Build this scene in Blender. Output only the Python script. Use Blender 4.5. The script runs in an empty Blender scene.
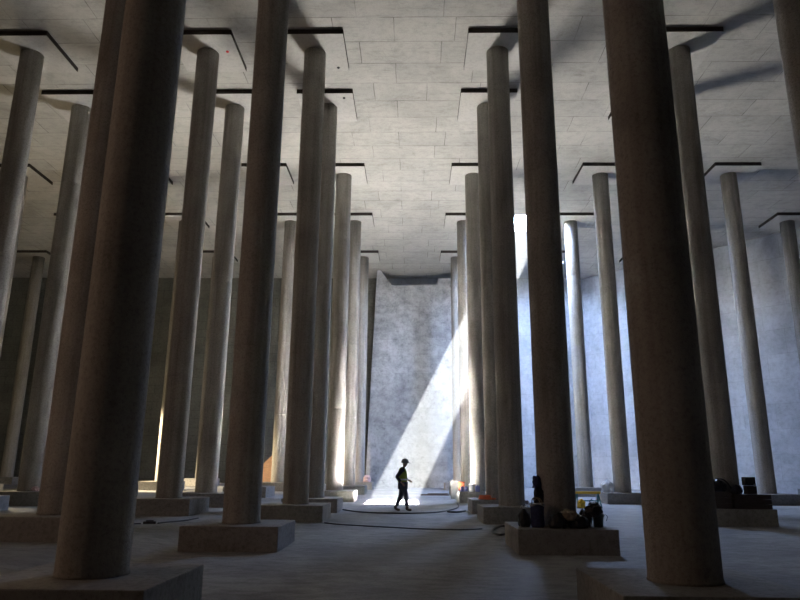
import bpy, bmesh, math, random
from mathutils import Vector, Matrix, noise

random.seed(7)
S = 1.10                                   # metres per survey unit
SL = 0.0116                                # the floor falls towards the camera
H = 14.647 * S                             # underside of the drop panels
PT = 0.17 * S                              # drop panel thickness
CEIL = H + PT
PH = 0.4117 * S                            # footing height
R = 0.3488 * S                             # column radius
BW = 0.8704 * S                            # half footing
PW = 1.0061 * S                            # half drop panel
COLX = {'L1': -2.949, 'R1': 2.949}
for i in range(2, 6):
    COLX['L%d' % i] = -2.949 - 0.6029 * 5.8 - (i - 2) * 5.8
    COLX['R%d' % i] = 2.949 + (i - 1) * 5.8
ROWY = {1: 7.1316, 2: 13.1226, 3: 19.0658, 4: 22.4469, 5: 28.4054, 6: 34.3328, 7: 40.6341}
BACK = 45.9 * S

C = bpy.context.scene.collection
def fz(y, x=0.0):                          # floor height (metres): falls to the camera, a little higher beyond the left row
    t = min(1.0, max(0.0, (-x - 3.95 * S) / (1.5 * S)))
    return SL * y + 0.13 * S * t

# ------------------------------------------------------------------ helpers
def link(o, parent=None):
    C.objects.link(o)
    if parent is not None:
        o.parent = parent
    return o

def obj(name, bm, mats, parent=None, smooth=False, loc=(0, 0, 0), rot=(0, 0, 0)):
    me = bpy.data.meshes.new(name)
    bm.normal_update()
    bm.to_mesh(me); bm.free()
    if not isinstance(mats, (list, tuple)):
        mats = [mats]
    for m in mats:
        me.materials.append(m)
    if smooth:
        for p in me.polygons:
            p.use_smooth = True
    o = bpy.data.objects.new(name, me)
    o.location = loc; o.rotation_euler = rot
    return link(o, parent)

def tag(o, label, cat, group=None, kind=None):
    if label: o['label'] = label
    if cat: o['category'] = cat
    if group: o['group'] = group
    if kind: o['kind'] = kind
    return o

def thing(name, label, cat, loc=(0, 0, 0), rz=0.0, group=None):
    o = bpy.data.objects.new(name, None)
    o.empty_display_size = 0.2
    o.location = loc; o.rotation_euler = (0, 0, rz)
    link(o)
    return tag(o, label, cat, group)

def struct(name, bm, m):
    o = obj(name, bm, m)
    o['kind'] = 'structure'
    return o

def box(bm, x0, x1, y0, y1, z0, z1, bevel=0.0, mi=0, mat=None):
    vs = [bm.verts.new((x, y, z)) for z in (z0, z1) for y in (y0, y1) for x in (x0, x1)]
    idx = [(0, 2, 3, 1), (4, 5, 7, 6), (0, 1, 5, 4), (2, 6, 7, 3), (0, 4, 6, 2), (1, 3, 7, 5)]
    fs = [bm.faces.new([vs[i] for i in f]) for f in idx]
    for f in fs: f.material_index = mi
    if mat is not None:
        bmesh.ops.transform(bm, matrix=mat, verts=vs)
    if bevel > 0:
        es = list({e for f in fs for e in f.edges})
        bmesh.ops.bevel(bm, geom=es, offset=bevel, segments=2, profile=0.6, affect='EDGES', material=-1)
    return vs

def prism(bm, pts, y0, y1):
    """pts in (x,z), extruded along y"""
    a = [bm.verts.new((x, y0, z)) for x, z in pts]
    b = [bm.verts.new((x, y1, z)) for x, z in pts]
    bm.faces.new(a); bm.faces.new(list(reversed(b)))
    n = len(pts)
    for i in range(n):
        j = (i + 1) % n
        bm.faces.new([a[j], a[i], b[i], b[j]])
    bmesh.ops.recalc_face_normals(bm, faces=bm.faces[:])

def lathe(bm, prof, n=32, cx=0, cy=0, cap0=True, cap1=True, sx=1.0, sy=1.0):
    rings = []
    for r, z in prof:
        rings.append([bm.verts.new((cx + sx * r * math.cos(2 * math.pi * i / n), cy + sy * r * math.sin(2 * math.pi * i / n), z)) for i in range(n)])
    for a, b in zip(rings, rings[1:]):
        for i in range(n):
            j = (i + 1) % n
            bm.faces.new([a[i], a[j], b[j], b[i]])
    if cap0: bm.faces.new(list(reversed(rings[0])))
    if cap1: bm.faces.new(rings[-1])

def catmull(pts, k=6):
    P = [Vector(p) for p in pts]
    P = [P[0] * 2 - P[1]] + P + [P[-1] * 2 - P[-2]]
    out = []
    for i in range(1, len(P) - 2):
        for s in range(k):
            t = s / k
            a, b, c, d = P[i - 1], P[i], P[i + 1], P[i + 2]
            out.append(0.5 * ((2 * b) + (c - a) * t + (2 * a - 5 * b + 4 * c - d) * t * t + (3 * b - a - 3 * c + d) * t ** 3))
    out.append(P[-2])
    return out

def tube(bm, pts, r, n=8, smooth_k=0):
    P = catmull(pts, smooth_k) if smooth_k else [Vector(p) for p in pts]
    rings = []
    for i, p in enumerate(P):
        t = (P[min(i + 1, len(P) - 1)] - P[max(i - 1, 0)]).normalized()
        up = Vector((0, 0, 1)) if abs(t.z) < 0.95 else Vector((1, 0, 0))
        a = t.cross(up).normalized(); b = a.cross(t).normalized()
        rr = r[i] if isinstance(r, (list, tuple)) else r
        rings.append([bm.verts.new(p + a * rr * math.cos(2 * math.pi * k / n) + b * rr * math.sin(2 * math.pi * k / n)) for k in range(n)])
    for a, b in zip(rings, rings[1:]):
        for k in range(n):
            j = (k + 1) % n
            bm.faces.new([a[k], a[j], b[j], b[k]])
    bm.faces.new(list(reversed(rings[0]))); bm.faces.new(rings[-1])

def blob(bm, sx, sy, sz, seed=0, amp=0.22, freq=2.2, sub=4, neck=0.0):
    """a crumpled sack sitting on z = 0"""
    ret = bmesh.ops.create_icosphere(bm, subdivisions=sub, radius=1.0)
    off = Vector((seed * 3.17, seed * 1.71, seed * 5.3))
    for v in ret['verts']:
        d = v.co.normalized()
        a = noise.noise(d * freq + off) * amp + abs(noise.noise(d * freq * 2.3 + off)) * amp * 0.7 + noise.noise(d * freq * 5 + off) * amp * .25
        q = d * (1 + a)
        if neck > 0 and q.z > 0.55:
            f = max(0.12, 1 - (q.z - 0.55) * 2.1)
            q.x *= f; q.y *= f; q.z += (q.z - .55) * neck
        z = max(q.z, -0.62 + 0.03 * noise.noise(d * 4 + off))
        v.co = Vector((q.x * sx, q.y * sy, (z + 0.62) / 1.62 * sz))
    zmin = min(v.co.z for v in ret['verts'])
    for v in ret['verts']: v.co.z -= zmin
    return ret['verts']

# ------------------------------------------------------------------ materials
def nodes(name):
    m = bpy.data.materials.new(name); m.use_nodes = True
    nt = m.node_tree
    b = nt.nodes['Principled BSDF']
    return m, nt, b

def N(nt, typ, **kw):
    n = nt.nodes.new(typ)
    for k, v in kw.items():
        if k in n.inputs.keys() if isinstance(k, str) else False:
            n.inputs[k].default_value = v
        else:
            setattr(n, k, v)
    return n

def ramp(nt, src, stops):
    r = nt.nodes.new('ShaderNodeValToRGB')
    el = r.color_ramp.elements
    while len(el) < len(stops): el.new(0.5)
    for e, (p, c) in zip(el, stops):
        e.position = p
        e.color = (*c, 1) if len(c) == 3 else c
    nt.links.new(src, r.inputs[0])
    return r

def mixc(nt, fac, a, b, mode='MIX'):
    m = nt.nodes.new('ShaderNodeMix'); m.data_type = 'RGBA'; m.blend_type = mode
    for s, v in ((0, fac), (6, a), (7, b)):
        if hasattr(v, 'is_linked') or hasattr(v, 'links'):
            nt.links.new(v, m.inputs[s])
        else:
            m.inputs[s].default_value = v if not isinstance(v, tuple) else (*v, 1)
    return m.outputs[2]

def noise_t(nt, vec, scale, detail=6, rough=0.6, dist=0.0):
    n = nt.nodes.new('ShaderNodeTexNoise')
    n.inputs['Scale'].default_value = scale; n.inputs['Detail'].default_value = detail
    n.inputs['Roughness'].default_value = rough; n.inputs['Distortion'].default_value = dist
    if vec is not None: nt.links.new(vec, n.inputs['Vector'])
    return n.outputs['Fac']

def mapping(nt, vec, scale=(1, 1, 1), loc=(0, 0, 0), rot=(0, 0, 0)):
    m = nt.nodes.new('ShaderNodeMapping')
    m.inputs['Scale'].default_value = scale; m.inputs['Location'].default_value = loc; m.inputs['Rotation'].default_value = rot
    nt.links.new(vec, m.inputs['Vector'])
    return m.outputs[0]

def concrete(name, col, contrast=0.35, bump=0.25, scale=1.0, joints=None, streak=False, patch=0.0, rough=0.88, stain=0.0, grain=9, speck=0.8):
    """cast concrete: clouds, pits, stains; joints = (plane, board length, board height, line darkness)"""
    m, nt, b = nodes(name)
    tc = nt.nodes.new('ShaderNodeTexCoord')
    oi = nt.nodes.new('ShaderNodeObjectInfo')
    ad = nt.nodes.new('ShaderNodeVectorMath'); ad.operation = 'MULTIPLY_ADD'
    nt.links.new(oi.outputs['Random'], ad.inputs[0]); ad.inputs[1].default_value = (37, 51, 23)
    nt.links.new(tc.outputs['Object'], ad.inputs[2])
    vec = ad.outputs[0] if joints is None else tc.outputs['Object']
    n1 = noise_t(nt, vec, 0.55 * scale, 8, 0.62, 0.6)
    n2 = noise_t(nt, vec, grain * scale, 6, 0.75)
    n3 = noise_t(nt, vec, 55 * scale, 3, 0.6)
    lo = tuple(c * (1 - contrast) for c in col); hi = tuple(min(1, c * (1 + contrast * .55)) for c in col)
    base = ramp(nt, n1, [(0.30, lo), (0.50, col), (0.72, hi)]).outputs[0]
    sp = ramp(nt, n2, [(0.34, (0.58,) * 3), (0.52, (1.0,) * 3), (0.75, (1.14,) * 3)]).outputs[0]
    base = mixc(nt, speck, base, sp, 'MULTIPLY')
    pit = ramp(nt, n3, [(0.30, (0.45,) * 3), (0.42, (1.0,) * 3)]).outputs[0]
    base = mixc(nt, 0.55, base, pit, 'MULTIPLY')
    if streak:
        sv = mapping(nt, vec, (2.2, 2.2, 0.09))
        ns = noise_t(nt, sv, 2.4, 5, 0.6)
        st = ramp(nt, ns, [(0.34, (0.62, 0.60, 0.57)), (0.55, (1, 1, 1))]).outputs[0]
        base = mixc(nt, 0.6, base, st, 'MULTIPLY')
    hgt = None
    if joints:
        plane, bl, bh, dark = joints
        bl_, bh_ = bl, bh
        rot = {'xy': (0, 0, 0), 'xz': (-math.pi / 2, 0, 0), 'yz': None}[plane]
        v = mapping(nt, tc.outputs['Object'], (1, 1, 1), (0.37, 0.21, 0.0), rot)
        wob = nt.nodes.new('ShaderNodeTexNoise'); wob.inputs['Scale'].default_value = 1.3
        nt.links.new(v, wob.inputs['Vector'])
        wa = nt.nodes.new('ShaderNodeVectorMath'); wa.operation = 'MULTIPLY_ADD'
        nt.links.new(wob.outputs['Color'], wa.inputs[0]); wa.inputs[1].default_value = (0.05, 0.05, 0.0)
        nt.links.new(v, wa.inputs[2])
        br = nt.nodes.new('ShaderNodeTexBrick')
        br.offset = 0.43; br.offset_frequency = 2; br.squash = 0.72; br.squash_frequency = 3
        nt.links.new(wa.outputs[0], br.inputs['Vector'])
        br.inputs['Color1'].default_value = (1, 1, 1, 1); br.inputs['Color2'].default_value = (0.84, 0.84, 0.85, 1)
        br.inputs['Mortar'].default_value = (dark, dark, dark, 1)
        br.inputs['Scale'].default_value = 1.0; br.inputs['Mortar Size'].default_value = 0.018
        br.inputs['Mortar Smooth'].default_value = 0.35; br.inputs['Bias'].default_value = -0.25
        br.inputs['Brick Width'].default_value = bl; br.inputs['Row Height'].default_value = bh
        # joints fade in and out along their length
        fade = ramp(nt, noise_t(nt, tc.outputs['Object'], 0.9, 3, 0.6), [(0.36, (0.25,) * 3), (0.6, (1,) * 3)]).outputs[0]
        base = mixc(nt, fade, base, mixc(nt, 1.0, base, br.outputs['Color'], 'MULTIPLY'))
        hgt = br.outputs['Fac']
    if patch > 0:
        pv = mapping(nt, tc.outputs['Object'], (0.9, 1, 1.15))
        pn = noise_t(nt, pv, 1.1, 9, 0.72, 0.25)
        pc = ramp(nt, pn, [(0.38, (1 - patch,) * 3), (0.56, (1.0,) * 3), (0.75, (1.12,) * 3)]).outputs[0]
        base = mixc(nt, 1.0, base, pc, 'MULTIPLY')
    if stain > 0:
        for sc_, md in (((0.5, 3.2, 1), 1.6), ((1.0, 1.2, 1), 0.8)):
            sn = noise_t(nt, mapping(nt, tc.outputs['Object'], sc_), md, 9, 0.78, 0.5)
            stc = ramp(nt, sn, [(0.30, (1 - stain, 1 - stain * 1.02, 1 - stain * 1.05)), (0.47, (1, 1, 1))]).outputs[0]
            base = mixc(nt, 1.0, base, stc, 'MULTIPLY')
    nt.links.new(base, b.inputs['Base Color'])
    b.inputs['Roughness'].default_value = rough
    b.inputs['Specular IOR Level'].default_value = 0.25
    bp = nt.nodes.new('ShaderNodeBump'); bp.inputs['Strength'].default_value = bump; bp.inputs['Distance'].default_value = 0.02
    mth = nt.nodes.new('ShaderNodeMath'); mth.operation = 'ADD'
    nt.links.new(n2, mth.inputs[0]); nt.links.new(n3, mth.inputs[1])
    h = mth.outputs[0]
    if hgt is not None:
        m2 = nt.nodes.new('ShaderNodeMath'); m2.operation = 'SUBTRACT'
        nt.links.new(h, m2.inputs[0]); nt.links.new(hgt, m2.inputs[1]); h = m2.outputs[0]
    nt.links.new(h, bp.inputs['Height']); nt.links.new(bp.outputs[0], b.inputs['Normal'])
    return m

def plain(name, col, rough=0.6, var=0.25, scale=12, metal=0.0, bump=0.1):
    m, nt, b = nodes(name)
    tc = nt.nodes.new('ShaderNodeTexCoord')
    n = noise_t(nt, tc.outputs['Object'], scale, 5, 0.6)
    lo = tuple(c * (1 - var) for c in col); hi = tuple(min(1, c * (1 + var)) for c in col)
    nt.links.new(ramp(nt, n, [(0.3, lo), (0.7, hi)]).outputs[0], b.inputs['Base Color'])
    b.inputs['Roughness'].default_value = rough; b.inputs['Metallic'].default_value = metal
    bp = nt.nodes.new('ShaderNodeBump'); bp.inputs['Strength'].default_value = bump; bp.inputs['Distance'].default_value = 0.01
    nt.links.new(n, bp.inputs['Height']); nt.links.new(bp.outputs[0], b.inputs['Normal'])
    return m

def wood(name, col, rough=0.75):
    m, nt, b = nodes(name)
    tc = nt.nodes.new('ShaderNodeTexCoord')
    v = mapping(nt, tc.outputs['Object'], (1.5, 14, 14))
    n = noise_t(nt, v, 2.0, 6, 0.65, 0.8)
    nt.links.new(ramp(nt, n, [(0.3, tuple(c * .6 for c in col)), (0.7, col)]).outputs[0], b.inputs['Base Color'])
    b.inputs['Roughness'].default_value = rough
    return m

M = {}
M['column'] = concrete('column_concrete', (0.40, 0.38, 0.35), 0.22, 0.5, 1.0, streak=True, grain=22)
M['footing'] = concrete('footing_concrete', (0.32, 0.31, 0.30), 0.25, 0.35, 1.2)
M['panel'] = concrete('drop_panel_concrete', (0.50, 0.485, 0.45), 0.12, 0.12, 0.8, speck=0.35)
M['panel_edge_shade'] = concrete('drop_panel_edge_shaded', (0.05, 0.042, 0.036), 0.3, 0.2, 1.5)  # near-black colour stands in for shade on the panel sides
M['ceiling'] = concrete('ceiling_concrete', (0.47, 0.455, 0.415), 0.20, 0.22, 0.6, joints=('xy', 2.9, 1.30, 0.38), stain=0.26, grain=7, speck=0.35)
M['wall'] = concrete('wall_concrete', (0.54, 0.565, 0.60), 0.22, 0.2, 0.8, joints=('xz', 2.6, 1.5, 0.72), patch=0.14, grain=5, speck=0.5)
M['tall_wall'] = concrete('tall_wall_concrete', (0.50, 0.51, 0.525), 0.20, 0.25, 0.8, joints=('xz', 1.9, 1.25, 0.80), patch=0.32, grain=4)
M['dark_wall'] = concrete('shaded_wall_concrete', (0.20, 0.20, 0.175), 0.3, 0.25, 0.8, joints=('xz', 1.2, 0.62, 0.6))  # darkened in colour for the shaded back wall and less bounce off unseen walls
M['black_bag'] = plain('black_plastic', (0.012, 0.012, 0.016), 0.35, 0.3, 20)
M['dark_cloth'] = plain('dark_cloth', (0.03, 0.03, 0.045), 0.9, 0.4, 15)
M['blue_cloth'] = plain('dark_blue_canvas', (0.04, 0.05, 0.13), 0.85, 0.3, 18)
M['brown_paper'] = plain('crumpled_paper', (0.25, 0.20, 0.15), 0.8, 0.4, 14)
M['white_plastic'] = plain('white_plastic', (0.75, 0.76, 0.78), 0.4, 0.08, 8)
M['grey_plastic'] = plain('grey_plastic', (0.42, 0.43, 0.45), 0.5, 0.2, 8)
M['orange'] = plain('orange_plastic', (0.80, 0.17, 0.07), 0.45, 0.15, 8)
M['green_plastic'] = plain('dull_green_plastic', (0.07, 0.10, 0.09), 0.5, 0.2, 8)
M['blue_plastic'] = plain('blue_plastic', (0.10, 0.12, 0.32), 0.45, 0.2, 8)
M['yellow'] = plain('yellow_paint', (0.78, 0.50, 0.04), 0.5, 0.15, 8)
M['teal'] = plain('teal_paint', (0.06, 0.20, 0.22), 0.5, 0.2, 8)
M['metal'] = plain('dull_metal', (0.25, 0.25, 0.26), 0.45, 0.2, 10, 0.8)
M['rubber'] = plain('black_rubber', (0.02, 0.02, 0.022), 0.55, 0.3, 30)
M['plywood'] = wood('plywood', (0.62, 0.36, 0.20))
M['timber'] = wood('timber', (0.30, 0.22, 0.18))
M['dark_timber'] = wood('dark_timber', (0.07, 0.055, 0.05))
M['red'] = plain('red_plastic', (0.65, 0.02, 0.02), 0.5, 0.1, 8)
M['pink'] = plain('pale_pink_plastic', (0.70, 0.50, 0.50), 0.6, 0.2, 10)
M['skin'] = plain('skin', (0.36, 0.22, 0.16), 0.55, 0.12, 20)
M['vest'] = plain('yellow_green_vest', (0.27, 0.35, 0.03), 0.7, 0.15, 25)
M['silver'] = plain('reflective_tape', (0.6, 0.6, 0.6), 0.35, 0.1, 20)
M['shirt'] = plain('dark_shirt', (0.035, 0.04, 0.05), 0.85, 0.25, 25)
M['jeans'] = plain('dark_jeans', (0.07, 0.08, 0.11), 0.9, 0.3, 30)
M['boot'] = plain('brown_boot_leather', (0.09, 0.06, 0.04), 0.6, 0.3, 25)
M['helmet'] = plain('hard_hat_shell', (0.20, 0.21, 0.22), 0.4, 0.1, 6)
M['eye'] = plain('eye', (0.05, 0.04, 0.03), 0.2, 0.1, 6)

# floor: trowelled slab, damp blotches, tracks of dust
def floor_mat():
    m, nt, b = nodes('floor_concrete')
    tc = nt.nodes.new('ShaderNodeTexCoord'); v = tc.outputs['Object']
    n1 = noise_t(nt, mapping(nt, v, (0.55, 1.0, 1)), 0.42, 9, 0.66, 0.8)
    n2 = noise_t(nt, mapping(nt, v, (1.0, 1.8, 1)), 2.6, 8, 0.7, 0.4)
    n3 = noise_t(nt, v, 26, 4, 0.7)
    base = ramp(nt, n1, [(0.33, (0.20, 0.20, 0.205)), (0.5, (0.31, 0.31, 0.315)), (0.68, (0.40, 0.40, 0.41))]).outputs[0]
    base = mixc(nt, 0.8, base, ramp(nt, n2, [(0.36, (0.62,) * 3), (0.58, (1.05,) * 3)]).outputs[0], 'MULTIPLY')
    base = mixc(nt, 0.6, base, ramp(nt, n3, [(0.32, (0.6,) * 3), (0.55, (1.05,) * 3)]).outputs[0], 'MULTIPLY')
    nt.links.new(base, b.inputs['Base Color'])
    nt.links.new(ramp(nt, n1, [(0.3, (0.55,) * 3), (0.6, (0.85,) * 3)]).outputs[0], b.inputs['Roughness'])
    b.inputs['Specular IOR Level'].default_value = 0.3
    bp = nt.nodes.new('ShaderNodeBump'); bp.inputs['Strength'].default_value = 0.35; bp.inputs['Distance'].default_value = 0.03
    ad = nt.nodes.new('ShaderNodeMath'); ad.operation = 'ADD'
    nt.links.new(n2, ad.inputs[0]); nt.links.new(n3, ad.inputs[1])
    nt.links.new(ad.outputs[0], bp.inputs['Height']); nt.links.new(bp.outputs[0], b.inputs['Normal'])
    return m
M['floor'] = floor_mat()

# ------------------------------------------------------------------ the shell
XL, XR = -31 * S, 30 * S
YF = -40 * S
bm = bmesh.new()
ya, yb = YF - .3, BACK + 1.0
xs = [XL - .3, -5.45 * S, -3.95 * S, XR + .3]
rows = [[(bm.verts.new((x, y, fz(y, x))), bm.verts.new((x, y, fz(y, x) - .5))) for x in xs] for y in (ya, yb)]
for i in range(3):
    a, b_, c, d_ = rows[0][i], rows[0][i + 1], rows[1][i + 1], rows[1][i]
    bm.faces.new([a[0], b_[0], c[0], d_[0]]); bm.faces.new([d_[1], c[1], b_[1], a[1]])
    bm.faces.new([a[1], b_[1], b_[0], a[0]]); bm.faces.new([c[1], d_[1], d_[0], c[0]])
for r_, i in ((rows, 0), (rows, 3)):
    bm.faces.new([r_[0][i][0], r_[1][i][0], r_[1][i][1], r_[0][i][1]])
bmesh.ops.recalc_face_normals(bm, faces=bm.faces[:])
struct('floor', bm, M['floor'])

HX0, HX1, HY0, HY1 = 5.70 * S, 7.60 * S, 33.75 * S, 36.2 * S   # the open roof hatch
bm = bmesh.new()
T = 0.42
GX0, GX1, GY0, GY1 = 8.75 * S, 10.05 * S, 41.95 * S, 43.1 * S   # added ceiling opening, hidden from the camera, to brighten the back wall
xs = [XL - .3, HX0, HX1, GX0, GX1, XR + .3]; ys = [ya, HY0, HY1, GY0, GY1, yb]
for i in range(5):
    for j in range(5):
        if (i, j) not in ((1, 1), (3, 3)):
            box(bm, xs[i], xs[i + 1], ys[j], ys[j + 1], CEIL, CEIL + T)
bmesh.ops.remove_doubles(bm, verts=bm.verts[:], dist=1e-4)
bm.verts.index_update()
seen = {}
for f in bm.faces: seen.setdefault(tuple(sorted(v.index for v in f.verts)), []).append(f)
bmesh.ops.delete(bm, geom=[f for l in seen.values() if len(l) > 1 for f in l], context='FACES_ONLY')
struct('ceiling', bm, M['ceiling'])

def wall_between(name, x0, y0, x1, y1, m, th=0.4, z0=-1.5, z1=CEIL):
    d = Vector((x1 - x0, y1 - y0, 0)); L = d.length
    bm = bmesh.new()
    box(bm, 0, L, 0, th, z0, z1)
    o = struct(name, bm, m)
    o.location = (x0, y0, 0); o.rotation_euler = (0, 0, math.atan2(d.y, d.x))
    return o
CHX, CHY = 12.2 * S, BACK                    # the wall turns off at about 47 degrees here
CEX, CEY = XR, BACK - (XR - CHX) * (9.4 / 8.9)
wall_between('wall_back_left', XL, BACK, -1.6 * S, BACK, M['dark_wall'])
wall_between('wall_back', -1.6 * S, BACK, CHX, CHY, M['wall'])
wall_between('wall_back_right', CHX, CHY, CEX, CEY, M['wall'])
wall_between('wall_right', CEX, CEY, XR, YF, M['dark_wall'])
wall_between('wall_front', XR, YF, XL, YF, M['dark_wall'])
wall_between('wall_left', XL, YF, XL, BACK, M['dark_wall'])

# tall free wall closing the end of the aisle: it stops short of the ceiling
WY = 43.9 * S
bm = bmesh.new()
zt = 13.72 * S
pts = [(-2.80 * S, 0.2), (4.0 * S, 0.2), (4.0 * S, 14.28 * S), (1.92 * S, 14.25 * S), (1.92 * S, zt + .1), (-1.22 * S, zt), (-2.0 * S, CEIL), (-2.24 * S, CEIL)]
prism(bm, pts, WY, WY + 0.55)
o = struct('wall_aisle_end', bm, M['tall_wall'])

# ------------------------------------------------------------------ columns
shaft_mesh, foot_mesh, panel_mesh = {}, {}, {}
def column(row, k, label):
    x, y = COLX[row] * S, ROWY[k] * S
    z0 = fz(y, x)
    t = thing('concrete_column', label, 'column', (x, y, z0), 0, 'round concrete columns carrying the roof')
    # footing
    if 'f' not in foot_mesh:
        bm = bmesh.new(); box(bm, -BW, BW, -BW, BW, -0.02, PH, 0.018)
        foot_mesh['f'] = obj('footing', bm, M['footing'], t)
    else:
        f = foot_mesh['f'].copy(); link(f, t)
    # shaft
    kk = (k, round(z0, 3))
    if kk not in shaft_mesh:
        bm = bmesh.new()
        top = H - z0
        prof = [(R + .012, PH), (R + .006, PH + .03), (R, PH + .06)]
        z = PH + .06
        for zz in (4.1, 8.2, 12.3):
            prof += [(R, zz - .02), (R - .006, zz - .008), (R + .002, zz + .006), (R, zz + .03)]
        prof += [(R, top)]
        lathe(bm, prof, 72)
        o = obj('shaft', bm, M['column'], t, True)
        shaft_mesh[kk] = o
    else:
        f = shaft_mesh[kk].copy(); link(f, t)
    # drop panel
    if kk not in panel_mesh:
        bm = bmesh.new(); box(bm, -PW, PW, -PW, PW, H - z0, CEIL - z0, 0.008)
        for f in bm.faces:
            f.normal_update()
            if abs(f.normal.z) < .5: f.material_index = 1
        panel_mesh[kk] = obj('drop_panel', bm, [M['panel'], M['panel_edge_shade']], t)
    else:
        f = panel_mesh[kk].copy(); link(f, t)
    return t

LAB = {
 ('L1', 1): 'wide dark column filling the left foreground, nearest of all on the left',
 ('L1', 2): 'dark column left of the aisle, second from the camera, on a full square footing',
 ('L1', 3): 'column bordering the aisle on the left, third from the camera, shadow across its drop panel',
 ('L1', 4): 'column bordering the aisle on the left, fourth from the camera, close behind the third',
 ('L1', 5): 'column bordering the aisle on the left, fifth, with its right side brightly lit',
 ('L1', 6): 'pale sunlit column bordering the aisle on the left, sixth from the camera',
 ('L1', 7): 'pale column bordering the aisle on the left, farthest, beside the tall end wall',
 ('R1', 1): 'massive brown-lit column in the right foreground, widest in the photo',
 ('R1', 2): 'dark column right of the aisle with bags and clothes heaped on its footing',
 ('R1', 3): 'column bordering the aisle on the right, third from the camera, on a bare footing',
 ('R1', 4): 'column bordering the aisle on the right, fourth, with an orange hose on its footing',
 ('R1', 5): 'column bordering the aisle on the right, fifth, pails and an orange bucket on its footing',
 ('R1', 6): 'pale column bordering the aisle on the right, sixth, behind the grey form box',
 ('R1', 7): 'pale column bordering the aisle on the right, farthest, against the tall end wall',
 ('L2', 2): 'dark column half hidden directly behind the left foreground column',
 ('L2', 3): 'column with a small red dot on its drop panel, right of the left foreground column',
 ('L2', 4): 'slim grey column with bright right edge standing just left of the second aisle column',
 ('L2', 5): 'column of the second left row hidden behind the second aisle column',
 ('L2', 6): 'cream sunlit column with a plywood sheet leaning beside it',
 ('L2', 7): 'farthest column of the second left row, behind the third aisle column',
 ('L3', 3): 'column at the left photo edge with the corner of its drop panel in full view',
 ('L3', 4): 'pinkish column left of the foreground column on a low warm-lit footing',
 ('L3', 5): 'column of the third left row hidden behind the left foreground column',
 ('L3', 6): 'column of the third left row partly behind the red-dot column',
 ('L3', 7): 'far dim column by the dark back wall, between two slim left columns',
 ('L4', 5): 'shaded column partly behind the left-edge column, second drop panel down',
 ('L4', 6): 'dim column behind the pinkish column in the far left',
 ('L4', 7): 'farthest column of the fourth left row, behind the left foreground column',
 ('L5', 7): 'pale column in the far left corner with a lamplit shaft',
 ('R2', 2): 'column cut off by the top right corner of the photo',
 ('R2', 3): 'tall dark column right of the massive one, crates piled on its footing',
 ('R2', 4): 'column of the second right row hidden behind the massive foreground column',
 ('R2', 5): 'grey column with a white bag on its footing, right of the aisle',
 ('R2', 6): 'bright column behind the yellow sawhorse',
 ('R2', 7): 'white glaring column seen in the gap left of the bags column',
 ('R3', 5): 'bluish column before the angled right wall with its drop panel in full view',
 ('R3', 6): 'column of the third right row behind the massive foreground column',
 ('R3', 7): 'farthest column of the third right row, near the angled wall',
 ('R4', 6): 'dim column at the right edge close to the angled wall',
}
for (row, k), lab in LAB.items():
    column(row, k, lab)

def top_of(row, k):
    return fz(ROWY[k] * S, COLX[row] * S) + PH

# small fixings on the panels beside the left aisle columns
def fixing(x, y, m, label):
    bm = bmesh.new()
    lathe(bm, [(0.045, -0.03), (0.055, -0.01), (0.055, 0.0)], 12)
    o = obj('ceiling_fixing', bm, m, None, False, (x * S, y * S, H))
    tag(o, label, 'fixing')
fixing(-5.78, 18.93, M['red'], 'small red round fixing under the drop panel left of the second aisle column')
fixing(-2.28, 19.85, M['rubber'], 'small dark fixing under the drop panel of the third left aisle column')
fixing(-2.28, 21.75, M['rubber'], 'small dark fixing under the drop panel of the fourth left aisle column')

# ------------------------------------------------------------------ things lying about
def sack(name, label, cat, x, y, z, sx, sy, sz, m, seed, amp=.22, neck=0.0, tie=None, rz=0):
    bm = bmesh.new(); blob(bm, sx, sy, sz, seed, amp, 2.2, 4, neck)
    o = obj(name, bm, m, None, True, (x, y, z), (0, 0, rz)); tag(o, label, cat)
    if tie:
        bm = bmesh.new(); zz = max(v.co.z for v in o.data.vertices)
        lathe(bm, [(.028, zz * .80), (.036, zz * .83), (.028, zz * .86)], 10)
        for a in (0.4, 2.0, 3.9):
            tube(bm, [(0.02 * math.cos(a), .02 * math.sin(a), zz * .83), (.07 * math.cos(a), .07 * math.sin(a), zz * .93), (.11 * math.cos(a), .11 * math.sin(a), zz * .84)], .008, 6, 4)
        t = obj('tie', bm, tie, o, True); t['label'] = 'pale tied plastic knot'
    return o

def bucket(label, x, y, z, r, h, m, handle=True, rim=None):
    bm = bmesh.new()
    lathe(bm, [(r * .80, 0), (r * .97, h * .93), (r * 1.05, h * .93), (r * 1.05, h), (r * .95, h), (r * .78, h * .04)], 28, cap1=True)
    o = obj('bucket', bm, m, None, True, (x, y, z)); tag(o, label, 'bucket')
    if handle:
        bm = bmesh.new()
        tube(bm, [(r * 1.05 * math.cos(a), -.02 - r * .5 * math.sin(a), h * .93 - r * .75 * math.sin(a)) for a in [math.pi * i / 10 for i in range(11)]], .006, 6)
        obj('handle', bm, M['metal'], o)
    return o

zb = top_of('R1', 2)
# black bag with pale knot, far left on the footing
sack('garbage_bag', 'black garbage bag with pale knot at the left corner of the heaped footing', 'bag', 2.27 * S, 12.72 * S, zb, .12, .14, .34, M['black_bag'], 1, .2, .5, M['white_plastic'])
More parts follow.
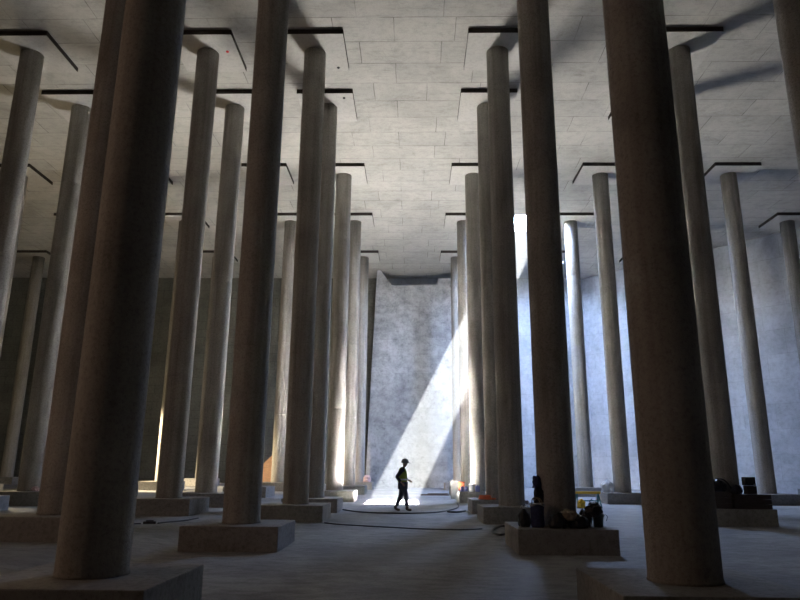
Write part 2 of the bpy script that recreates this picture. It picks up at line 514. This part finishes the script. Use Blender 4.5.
# tall dark blue canvas bag
t = thing('tool_bag', 'tall dark blue canvas tool bag with pale rim beside the column', 'bag', (2.50 * S, 12.66 * S, zb))
bm = bmesh.new(); lathe(bm, [(.115, 0), (.135, .05), (.128, .25), (.14, .42), (.132, .44), (.12, .42), (.105, .1)], 24, sy=.8)
obj('bag_body', bm, M['blue_cloth'], t, True)
bm = bmesh.new(); tube(bm, [(.14 * math.cos(a), .112 * math.sin(a), .43 + .02 * math.sin(3 * a)) for a in [2 * math.pi * i / 24 for i in range(25)]], .017, 8)
o = obj('rim', bm, M['grey_plastic'], t, True); o['label'] = 'pale rolled rim'
for s in (-1, 1):
    bm = bmesh.new(); tube(bm, [(-.08, s * .1, .42), (-.07, s * .13, .52), (0, s * .14, .56), (.07, s * .13, .50), (.08, s * .1, .42)], .012, 8, 5)
    obj('strap', bm, M['brown_paper'], t, True)
# jacket hung against the left side of the column
t = thing('jacket', 'dark jacket hanging on the left side of the column above the blue bag', 'jacket', (2.60 * S, 12.98 * S, zb + .42))
bm = bmesh.new(); blob(bm, .10, .10, .36, 4, .3); obj('jacket_body', bm, M['dark_cloth'], t, True)
bm = bmesh.new(); blob(bm, .085, .085, .24, 5, .35)
for v in bm.verts: v.co += Vector((-.035, 0, .31))
obj('hood', bm, M['blue_cloth'], t, True)
bm = bmesh.new(); tube(bm, [(-.03, -.08, .33), (-.08, -.12, .2), (-.09, -.12, .04)], [.04, .036, .03], 10)
obj('sleeve', bm, M['dark_cloth'], t, True)
# heap in front of the shaft
sack('garbage_bag', 'low black garbage bag slumped against the front of the column', 'bag', 2.82 * S, 12.50 * S, zb, .17, .16, .27, M['black_bag'], 6, .28)
sack('crumpled_paper', 'crumpled brown paper sack lying on the black bags before the column', 'paper sack', 3.03 * S, 12.47 * S, zb + .15, .14, .10, .17, M['brown_paper'], 8, .5)
sack('garbage_bag', 'low black garbage bag slumped at the front right of the column', 'bag', 3.20 * S, 12.54 * S, zb, .18, .17, .24, M['black_bag'], 9, .28)
b = bucket('dull green bucket at the right end of the heaped footing', 3.63 * S, 12.85 * S, zb, .11, .25, M['green_plastic'])
sack('garbage_bag', 'black bag bulging out of the top of the dull green bucket', 'bag', 3.56 * S, 12.85 * S, zb + .19, .16, .14, .26, M['black_bag'], 11, .32)
sack('garbage_bag', 'black bag leaning between the column and the green bucket', 'bag', 3.43 * S, 13.0 * S, zb, .12, .14, .32, M['black_bag'], 12, .3)
bm = bmesh.new()
tube(bm, [(0, 0, 0.1), (.02, 0, .3), (-.01, 0, .44), (.05, .0, .52)], .007, 6, 5)
tube(bm, [(0.06, 0, 0.1), (.10, 0, .3), (.16, 0, .36), (.20, 0, .30)], .006, 6, 5)
tube(bm, [(.2, -.06, .02), (.27, -.06, .2), (.33, -.06, .17), (.30, -.06, .08)], .006, 6, 5)
o = obj('wire_offcut', bm, M['rubber'], None, True, (3.62 * S, 13.35 * S, zb)); tag(o, 'springy dark wire offcuts sticking up beside the green bucket', 'wire')

# yellow sawhorse on the floor beyond
sx, sy = 6.55 * S, 25.3 * S
t = thing('sawhorse', 'yellow topped sawhorse standing on the floor left of the white bag', 'sawhorse', (sx, sy, fz(sy)), 0.05)
bm = bmesh.new(); box(bm, -.52, .52, -.05, .05, .52, .62, .012); obj('beam', bm, M['yellow'], t)
for lx in (-.42, .42):
    for ly in (-1, 1):
        bm = bmesh.new(); tube(bm, [(lx, ly * .03, .53), (lx + (.06 if lx > 0 else -.06), ly * .24, 0)], .026, 8)
        obj('leg', bm, M['teal'], t)
bm = bmesh.new(); box(bm, -.42, .42, -.13, -.10, .24, .29, .005); obj('brace', bm, M['teal'], t)
o = sack('hard_case', 'small yellow bag resting on the floor under the sawhorse', 'bag', 6.22 * S, 24.9 * S, fz(24.9 * S), .15, .12, .34, M['yellow'], 14, .2)
o.name = 'tool_pouch'
# R2 k5 footing
zb = top_of('R2', 5)
sack('plastic_bag', 'white plastic bag slumped on the left corner of a footing right of the sawhorse', 'bag', 8.10 * S, 28.25 * S, zb, .24, .2, .55, M['white_plastic'], 16, .3, .4)
bm = bmesh.new(); lathe(bm, [(.07, 0), (.095, .19), (.10, .2), (.088, .2), (.06, .02)], 20)
o = obj('cup', bm, M['white_plastic'], None, True, (8.12 * S, 27.75 * S, zb)); tag(o, 'small white tub standing in front of the slumped white plastic bag', 'tub')
# aisle right row
bm = bmesh.new(); box(bm, -.20, .20, -.20, .20, 0, .80, .01); box(bm, -.22, .22, -.22, .22, .80, .85, .006)
o = obj('form_box', bm, M['grey_plastic'], None, False, (2.10 * S, 30.7 * S, fz(30.7 * S))); tag(o, 'tall pale grey concrete form box on the floor behind the orange bucket', 'box')
zb = top_of('R1', 5)
bucket('orange bucket at the back left corner of the pails footing right of the aisle', 2.27 * S, 29.02 * S, zb, .16, .40, M['orange'])
for i, (dx, dy, lab) in enumerate([(2.22, 27.9, 'small blue can at the left corner of the pails footing'), (2.40, 28.2, 'small blue can between another can and the white pail')]):
    bm = bmesh.new(); lathe(bm, [(.085, 0), (.085, .17), (.06, .20), (.05, .22)], 20)
    o = obj('can', bm, M['blue_plastic'], None, True, (dx * S, dy * S, zb)); tag(o, lab, 'can', 'blue cans on a footing')
bucket('white pail on a footing beside the small blue cans', 2.60 * S, 27.85 * S, zb, .13, .32, M['white_plastic'])
bm = bmesh.new(); box(bm, -.1, .1, -.07, .07, 0, .24, .02); lathe(bm, [(.03, .23), (.03, .29)], 12); tube(bm, [(.05, 0, .23), (.09, 0, .29), (.09, 0, .2)], .012, 6)
o = obj('jug', bm, M['blue_plastic'], None, False, (2.82 * S, 27.72 * S, zb)); tag(o, 'dark blue jug right of the white pail at the column foot', 'jug')
zb = top_of('R1', 4)
bm = bmesh.new()
for j in range(3):
    tube(bm, [((.17 - .012 * j) * math.cos(a) * 1.25, (.15 - .01 * j) * math.sin(a), .028 + .045 * j + .01 * math.sin(2 * a)) for a in [2 * math.pi * i / 28 for i in range(29)]], .026, 8)
tube(bm, [(.2, 0, .03), (.32, -.1, .03), (.36, .05, .03)], .026, 8, 5)
o = obj('hose', bm, M['orange'], None, True, (2.52 * S, 21.95 * S, zb)); tag(o, 'coiled orange hose on the footing of the fourth right aisle column', 'hose')
# lumber by the end wall
for i, (x, y, a, L, z, lab) in enumerate([(1.3, 33.6, .05, 1.5, 0, 'long plank lying lowest among the planks before the tall end wall'), (1.25, 33.9, -.12, 1.3, 0, 'plank lying at the back of the planks before the tall end wall'), (1.45, 33.75, .22, 1.1, .055, 'short plank laid across the top of the planks before the end wall')]):
    bm = bmesh.new(); box(bm, -L / 2, L / 2, -.06, .06, 0, .05, .004)
    o = obj('plank', bm, M['timber'], None, False, (x * S, y * S, fz(y * S) + z), (0, 0, a)); tag(o, lab, 'plank', 'planks before the end wall')
# pink sack on far left aisle footing
zb = top_of('L1', 7)
sack('plastic_bag', 'pale pink sack on the footing of the farthest left aisle column', 'bag', -2.42 * S, 40.05 * S, zb, .22, .2, .42, M['pink'], 18, .35)
# plywood sheet leaning near the cream column
bm = bmesh.new()
prism(bm, [(-1.1, 0), (.75, 0), (.75, 2.35), (-1.1, .45)], 0, .03)
o = obj('plywood_sheet', bm, M['plywood'], None, False, (-7.62 * S, 36.6 * S, fz(36.6 * S, -8)), (-.14, 0, .05)); tag(o, 'orange plywood sheet with slanting top edge leaning behind the cream column', 'plywood sheet')
# bits at the far left
sack('plastic_bag', 'small white plastic bag on the far floor by the dark back wall', 'bag', -13.85 * S, 43.2 * S, fz(43.2 * S, -14), .26, .18, .26, M['white_plastic'], 21, .4)
bucket('small dark bucket on the far lamplit floor beside the left foreground column', -10.9 * S, 31.2 * S, fz(31.2 * S, -11), .15, .30, M['green_plastic'])
bm = bmesh.new(); box(bm, -.15, .15, -.12, .12, 0, .06, .012); box(bm, -.09, .09, -.07, .07, .05, .085, .01)
o = obj('cable_joint_box', bm, M['rubber'], None, False, (-5.72 * S, 15.9 * S, fz(15.9 * S, -7) + .005), (0, 0, .3)); tag(o, 'flat black cable junction box lying on the floor between two left footings', 'box')
sack('plastic_bag', 'pale rag on the footing of the pinkish left column', 'rag', -11.85 * S, 22.1 * S, top_of('L3', 4), .12, .1, .16, M['pink'], 25, .4)

# R2 k3 footing: crates and tools
zb = top_of('R2', 3); cx, cy = COLX['R2'] * S, ROWY[3] * S
def crate(label, x, y, z, w, d, h, rz=0):
    t = thing('crate', label, 'crate', (x, y, z), rz)
    n = 3
    for sgn in (-1, 1):
        bm = bmesh.new()
        for i in range(n):
            hh = h / n
            box(bm, -w / 2, w / 2, sgn * d / 2 - .012, sgn * d / 2 + .012, i * hh + .008, (i + 1) * hh - .008, .003)
        obj('side_panel', bm, M['dark_timber'], t)
        bm = bmesh.new()
        for i in range(n):
            hh = h / n
            box(bm, sgn * (w / 2 - .012) - .012, sgn * (w / 2 - .012) + .012, -d / 2 + .014, d / 2 - .014, i * hh + .008, (i + 1) * hh - .008, .003)
        obj('end_panel', bm, M['dark_timber'], t)
    bm = bmesh.new(); box(bm, -w / 2 + .02, w / 2 - .02, -d / 2 + .02, d / 2 - .02, 0.0, .03); obj('bottom', bm, M['dark_timber'], t)
    return t
crate('wide dark wooden crate on the right of the footing behind the massive column', cx + .30 * S, cy - .62 * S, zb, 1.05, .44, .40, .02)
crate('dark wooden crate on the left of the footing behind the massive column', cx - .50 * S, cy - .58 * S, zb, .62, .46, .46, -.05)
sack('garbage_bag', 'black bag slumped on top of the left dark crate', 'bag', cx - .50 * S, cy - .60 * S, zb + .462, .24, .2, .34, M['black_bag'], 31, .3)
t = thing('tool_case', 'black upright tool case standing on the wide dark crate', 'case', (cx + .36 * S, cy - .62 * S, zb + .402), .1)
bm = bmesh.new(); box(bm, -.15, .15, -.1, .1, 0, .24, .02); o = obj('lower_shell', bm, M['dark_timber'], t)
bm = bmesh.new(); box(bm, -.18, .13, -.1, .1, .245, .48, .02); obj('upper_shell', bm, M['rubber'], t)
bm = bmesh.new(); box(bm, .06, .10, -.115, -.10, .21, .29, .004); o = obj('latch', bm, M['metal'], t); o['label'] = 'small pale metal latch'
bm = bmesh.new(); tube(bm, [(-.5, 0, 0), (-.42, 0, .2), (-.15, 0, .34), (.1, 0, .27), (.3, 0, -.04)], .022, 8, 6)
o = obj('hose', bm, M['rubber'], None, True, (cx - .25 * S, cy - .405 * S, zb + .485)); tag(o, 'black hose arching over the crates before the tall dark column', 'hose')
sack('dark_cloth', 'dark cloth bundle on the wide crate left of the tool case', 'cloth', cx + .02 * S, cy - .6 * S, zb + .402, .14, .14, .24, M['dark_cloth'], 33, .35)

# cables on the floor (traced on the ground in survey units)
def cable(label, pts, r, cat='cable'):
    bm = bmesh.new()
    tube(bm, [(x * S, y * S, fz(y * S, x * S) + r * .9) for x, y in pts], r, 8, 8)
    o = obj('cable', bm, M['rubber'], None, True); tag(o, label, cat)
cable('black cable crossing the aisle floor just in front of the walking person', [(-2.03, 22.9), (-1.5, 22.0), (-.9, 21.6), (-.13, 21.44), (.6, 21.7), (1.12, 22.23), (1.5, 23.2), (1.80, 24.4), (1.92, 25.6), (1.95, 26.8)], .024)
cable('short black hose end lying on the aisle floor left of the fourth right footing', [(1.36, 22.25), (1.5, 22.1), (1.65, 22.1), (1.8, 22.3), (1.95, 22.7)], .035, 'hose')
cable('long thin black cable running across the aisle nearer the camera', [(-2.00, 18.0), (-1.6, 17.6), (-1.04, 17.3), (-.3, 16.95), (.5, 16.6), (1.37, 16.5), (1.9, 16.75)], .016)
cable('looped black cable curled beside the footing of the heaped column', [(2.62, 17.5), (2.4, 17.35), (2.18, 16.7), (2.06, 15.9), (2.14, 15.35), (2.36, 15.7), (2.62, 16.6), (2.86, 16.9)], .026)
cable('thin black cable running back from the junction box on the left floor', [(-5.55, 15.95), (-5.4, 16.4), (-5.25, 17.0), (-5.2, 17.8)], .016)
cable('thin black cable running from the junction box behind the left foreground column', [(-5.9, 15.85), (-6.2, 15.6), (-6.6, 15.4), (-7.1, 15.5)], .016)

# ------------------------------------------------------------------ the walking person
def skin_mesh(name, verts, edges, mat, parent=None, loc=(0, 0, 0), sub=2, root=0, rz=0):
    """verts: (x,y,z,r[,r2])"""
    bm = bmesh.new()
    lay = bm.verts.layers.skin.verify()
    vv = []
    for i, q in enumerate(verts):
        v = bm.verts.new(q[:3]); s = v[lay]
        s.radius = (q[3], q[4] if len(q) > 4 else q[3])
        s.use_root = (i == root)
        vv.append(v)
    for a, b in edges: bm.edges.new((vv[a], vv[b]))
    me = bpy.data.meshes.new(name + '_cage'); bm.to_mesh(me); bm.free()
    o = bpy.data.objects.new(name, me); C.objects.link(o)
    m = o.modifiers.new('skin', 'SKIN'); m.use_smooth_shade = True
    s = o.modifiers.new('sub', 'SUBSURF'); s.levels = sub; s.render_levels = sub
    dg = bpy.context.evaluated_depsgraph_get(); dg.update()
    nm = bpy.data.meshes.new_from_object(o.evaluated_get(dg))
    o.modifiers.clear(); o.data = nm
    bpy.data.meshes.remove(me)
    nm.name = name; nm.materials.clear(); nm.materials.append(mat)
    for p in nm.polygons: p.use_smooth = True
    o.location = loc; o.rotation_euler = (0, 0, rz)
    if parent: o.parent = parent
    return o

class Sk:
    def __init__(s): s.v = []; s.e = []
    def add(s, p, r, prev=None):
        s.v.append((*p, *(r if isinstance(r, tuple) else (r,)))); i = len(s.v) - 1
        if prev is not None: s.e.append((prev, i))
        return i
    def chain(s, prev, items):
        for p, r in items: prev = s.add(p, r, prev)
        return prev

# metres, facing +x; y>0 is the person's left (far) side
J = {}
J['pel'] = (0.0, 0, .95)
far, near = 1, -1
arm = {near: [(-.02, -.20, 1.43), (-.22, -.27, 1.17), (-.04, -.27, .98)], far: [(.02, .19, 1.43), (.02, .25, 1.15), (.20, .14, 1.06)]}
leg = {near: [(.01, -.095, .90), (.12, -.10, .52), (.16, -.10, .10)], far: [(-.01, .095, .90), (-.07, .10, .50), (-.26, .10, .12)]}
foot = {near: [(.12, -.10, .055), (.24, -.10, .04), (.33, -.11, .055)], far: [(-.29, .10, .08), (-.19, .10, .04), (-.09, .10, .035)]}
b = Sk()
pel = b.add(J['pel'], (.13, .10))
sp = b.chain(pel, [((-.01, 0, 1.12), (.125, .095)), ((.0, 0, 1.30), (.15, .105)), ((.01, 0, 1.42), (.12, .085))])
nk = b.chain(sp, [((.03, 0, 1.51), .055), ((.06, 0, 1.57), .062), ((.075, 0, 1.64), (.078, .09)), ((.07, 0, 1.72), (.075, .088))])
b.chain(nk - 1, [((.165, 0, 1.625), .017)])                                    # nose
for s in (-1, 1): b.chain(nk - 1, [((.06, s * .088, 1.64), .016)])            # ears
for s in (near, far):
    sh, el, wr = arm[s]
    i = b.chain(sp, [(sh, .062), (tuple((a + c) / 2 for a, c in zip(sh, el)), .052), (el, .043), (tuple((a + c) / 2 for a, c in zip(el, wr)), .038), (wr, .028)])
    d = (Vector(wr) - Vector(el)).normalized()
    side = Vector((0, 0, 1)).cross(d).normalized(); up = d.cross(side)
    W = Vector(wr)
    palm = b.add(tuple(W + d * .06), (.024, .030), i)
    for f, (off, L) in enumerate([(-.027, .062), (-.009, .074), (.009, .078), (.026, .07)]):
        k0 = W + d * .095 + up * off
        b.chain(palm, [(tuple(k0), .009), (tuple(k0 + d * L * .5 - side * .012 * -s), .0085), (tuple(k0 + d * L * .8 + side * .035 * s), .0075)])
    th = W + d * .035 + up * .032
    b.chain(palm, [(tuple(th + up * .02 + d * .02), .010), (tuple(th + up * .03 + d * .05), .008)])
    h, kn, an = leg[s]
    f = foot[s]
    b.chain(pel, [(h, .09), (tuple((a + c) / 2 for a, c in zip(h, kn)), .075), (kn, .056), (tuple(a * .6 + c * .4 for a, c in zip(kn, an)), .056), (an, .038), (f[1], (.032, .04)), (f[2], (.026, .038))])
py = 22.76 * S; px = -.075 * S
person = skin_mesh('person', b.v, b.e, M['skin'], None, (px, py, fz(py)), 2)
tag(person, 'person in hard hat and yellow-green vest walking right across the sunlit aisle', 'person')
# clothes
v = Sk()
a0 = v.add((0, 0, .93), (.175, .145)); a1 = v.chain(a0, [((-.01, 0, 1.12), (.175, .145)), ((.0, 0, 1.30), (.195, .155)), ((.01, 0, 1.44), (.13, .10))])
for s in (near, far):
    sh, el, wr = arm[s]
    wr2 = tuple(a * .12 + c * .88 for a, c in zip(el, wr))
    v.chain(a1, [(sh, .082), (tuple((a + c) / 2 for a, c in zip(sh, el)), .076), (el, .068), (tuple((a + c) / 2 for a, c in zip(el, wr)), .058), (wr2, .047)])
o = skin_mesh('shirt', v.v, v.e, M['shirt'], person); o['label'] = 'dark long-sleeved shirt'
v = Sk()
a0 = v.add((-.01, 0, .92), (.20, .185)); a1 = v.chain(a0, [((-.02, 0, 1.10), (.20, .185)), ((-.01, 0, 1.30), (.215, .19)), ((.0, 0, 1.42), (.18, .15))])
for s in (near, far): v.chain(a1, [((-.01, s * .17, 1.44), .10), ((-.05, s * .215, 1.36), .095)])
o = skin_mesh('safety_vest', v.v, v.e, M['vest'], person); o['label'] = 'yellow-green high visibility vest'
bm = bmesh.new(); lathe(bm, [(.214, 1.06), (.216, 1.065), (.216, 1.105), (.214, 1.11)], 32, -.02, 0, sx=1.0, sy=1.06, cap0=False, cap1=False)
obj('stripe', bm, M['silver'], o, True)
v = Sk()
a0 = v.add(J['pel'], (.17, .15))
for s in (near, far):
    h, kn, an = leg[s]
    an2 = tuple(a * .1 + c * .9 for a, c in zip(kn, an))
    v.chain(a0, [(h, .125), (tuple((a + c) / 2 for a, c in zip(h, kn)), .11), (kn, .092), (tuple(a * .5 + c * .5 for a, c in zip(kn, an)), .09), (an2, .08)])
skin_mesh('trousers', v.v, v.e, M['jeans'], person)
for s in (near, far):
    an = leg[s][2]; f = foot[s]
    v = Sk(); a0 = v.add((an[0], an[1], an[2] + .08), .062)
    v.chain(a0, [(an, .062), ((f[0][0] * .5 + an[0] * .5, f[0][1], f[0][2] + .01), (.058, .055)), (f[1], (.052, .052)), (f[2], (.042, .05))])
    skin_mesh('boot', v.v, v.e, M['boot'], person)
bm = bmesh.new()
lathe(bm, [(.152, 1.665), (.154, 1.672), (.134, 1.68), (.132, 1.72), (.115, 1.775), (.075, 1.81), (.02, 1.824)], 28, .075, 0, sy=.88)
for w in bm.verts:                                                              # longer peak in front
    if w.co.z < 1.674 and w.co.x > .12: w.co.x += (w.co.x - .12) * .55; w.co.z -= (w.co.x - .12) * .12
box(bm, .02, .13, -.012, .012, 1.805, 1.826, .006)
o = obj('hard_hat', bm, M['helmet'], person, True); o['label'] = 'grey hard hat with short peak'
for s in (-1, 1):
    bm = bmesh.new(); bmesh.ops.create_uvsphere(bm, u_segments=10, v_segments=8, radius=.012)
    obj('eye', bm, M['eye'], person, True, (.147, s * .034, 1.65))

# ------------------------------------------------------------------ dusty air in the sunbeam
SUND = Vector((-7.10, -7.0, -14.5))
bm = bmesh.new()
hc = [Vector((x, y, CEIL - .02)) for x, y in ((HX0, HY0), (HX1, HY0), (HX1, HY1), (HX0, HY1))]
mg = [(-1, -1), (1, -1), (1, 1), (-1, 1)]
topv = [bm.verts.new(p + Vector((a * .12, b * .12, 0))) for p, (a, b) in zip(hc, mg)]
drop = SUND * ((CEIL - .02 - 1.2) / -SUND.z)
midv = [bm.verts.new(p + drop + Vector((a * .3, b * .3, 0))) for p, (a, b) in zip(hc, mg)]
drop = SUND * ((CEIL - .02 - .2) / -SUND.z)
lowv = [bm.verts.new(p + drop + Vector((a * .9, b * .5, 0))) for p, (a, b) in zip(hc, mg)]
for A_, B_ in ((topv, midv), (midv, lowv)):
    for i in range(4):
        j = (i + 1) % 4
        bm.faces.new([A_[i], B_[i], B_[j], A_[j]])
bm.faces.new(list(reversed(topv))); bm.faces.new(lowv)
bmesh.ops.recalc_face_normals(bm, faces=bm.faces[:])
m = bpy.data.materials.new('dusty_air'); m.use_nodes = True
nt = m.node_tree; nt.nodes.clear()
out = nt.nodes.new('ShaderNodeOutputMaterial'); vs_ = nt.nodes.new('ShaderNodeVolumeScatter')
vs_.inputs['Color'].default_value = (0.86, 0.93, 1.0, 1); vs_.inputs['Density'].default_value = 0.00120; vs_.inputs['Anisotropy'].default_value = 0.0
nt.links.new(vs_.outputs[0], out.inputs['Volume'])
m.cycles.homogeneous_volume = True; m.cycles.volume_sampling = 'EQUIANGULAR'
o = obj('dusty_air', bm, m); tag(o, 'slanting shaft of dusty haze lit by the sunbeam behind the walking person', 'haze', None, 'stuff')

# ------------------------------------------------------------------ light
W = bpy.data.worlds.new('sky'); bpy.context.scene.world = W; W.use_nodes = True
bg = W.node_tree.nodes['Background']
bg.inputs[0].default_value = (0.42, 0.59, 1.0, 1); bg.inputs[1].default_value = 240.0

def lamp(name, typ, loc, energy, col, **kw):
    L = bpy.data.lights.new(name, typ); L.energy = energy; L.color = col
    for k, v in kw.items(): setattr(L, k, v)
    o = bpy.data.objects.new(name, L); o.location = loc; C.objects.link(o)
    return o
hatch_mid = Vector(((HX0 + HX1) / 2, (HY0 + HY1) / 2, CEIL))
DIST = 150.0
sun = lamp('sun', 'SPOT', hatch_mid - SUND.normalized() * DIST, 3000.0 * 4 * math.pi * DIST ** 2, (1.0, 0.965, 0.90), shadow_soft_size=0.6, spot_size=math.radians(4), spot_blend=0.0)
sun.rotation_euler = SUND.to_track_quat('-Z', 'Y').to_euler()
p = lamp('hatch_daylight', 'AREA', ((HX0 + HX1) / 2, (HY0 + HY1) / 2, CEIL + T * .9), 1.0, (1, 1, 1), shape='RECTANGLE', size=HX1 - HX0, size_y=HY1 - HY0)
p.data.cycles.is_portal = True
p = lamp('added_opening_daylight', 'AREA', ((GX0 + GX1) / 2, (GY0 + GY1) / 2, CEIL + T * .9), 1.0, (1, 1, 1), shape='RECTANGLE', size=GX1 - GX0, size_y=GY1 - GY0)  # sky portal of the added opening, fills the strip by the back wall
p.data.cycles.is_portal = True
# tungsten work light among the far left columns
w = lamp('work_light', 'SPOT', (-16.9 * S, 33.6 * S, 4.6 * S), 12000.0, (1.0, 0.80, 0.50), shadow_soft_size=0.2, spot_size=math.radians(78), spot_blend=0.5)
w.rotation_euler = Vector((5.4, 2.2, -4.2)).to_track_quat('-Z', 'Y').to_euler()
lamp('work_light_bulb', 'POINT', (-16.0 * S, 26.2 * S, 3.0 * S), 800.0, (1.0, 0.80, 0.46), shadow_soft_size=0.25)
# warm light from the entrance on the left of the camera
w = lamp('entrance_light', 'AREA', (-14.5 * S, 4.3 * S, 5.5 * S), 185.0, (1.0, 0.66, 0.46), shape='RECTANGLE', size=2.4, size_y=3.0)
w.rotation_euler = Vector((1, .12, -.02)).to_track_quat('-Z', 'Y').to_euler()

# ------------------------------------------------------------------ camera
pitch, yaw, roll = 0.2497, -0.0213, -0.0075
cyw, syw, cp, sp_, cr, sr = math.cos(yaw), math.sin(yaw), math.cos(pitch), math.sin(pitch), math.cos(roll), math.sin(roll)
ex = Vector((cyw, -syw, 0)); ey = Vector((syw, cyw, 0)); ez = Vector((0, 0, 1))
d = ey * cp + ez * sp_; u = -ey * sp_ + ez * cp
right = ex * cr - u * sr; up = ex * sr + u * cr
mat = Matrix((right, up, -d)).transposed().to_4x4()
cam = bpy.data.cameras.new('camera'); cam.sensor_width = 36; cam.lens = 670.17 / 800 * 36; cam.clip_end = 300
co = bpy.data.objects.new('camera', cam); C.objects.link(co)
mat.translation = Vector((0.2723 * S, 0, 1.523 * S)); co.matrix_world = mat
sc = bpy.context.scene
sc.camera = co

# ------------------------------------------------------------------ render look
sc.view_settings.view_transform = 'Standard'
sc.view_settings.look = 'None'
sc.view_settings.exposure = 0.0
sc.view_settings.gamma = 1.0
sc.view_settings.use_curve_mapping = False
cy = sc.cycles
cy.max_bounces = 10; cy.diffuse_bounces = 6; cy.glossy_bounces = 3; cy.volume_bounces = 1
cy.sample_clamp_indirect = 0.0; cy.sample_clamp_direct = 0.0
cy.use_guiding = True; cy.use_surface_guiding = True; cy.use_volume_guiding = True
cy.caustics_reflective = False
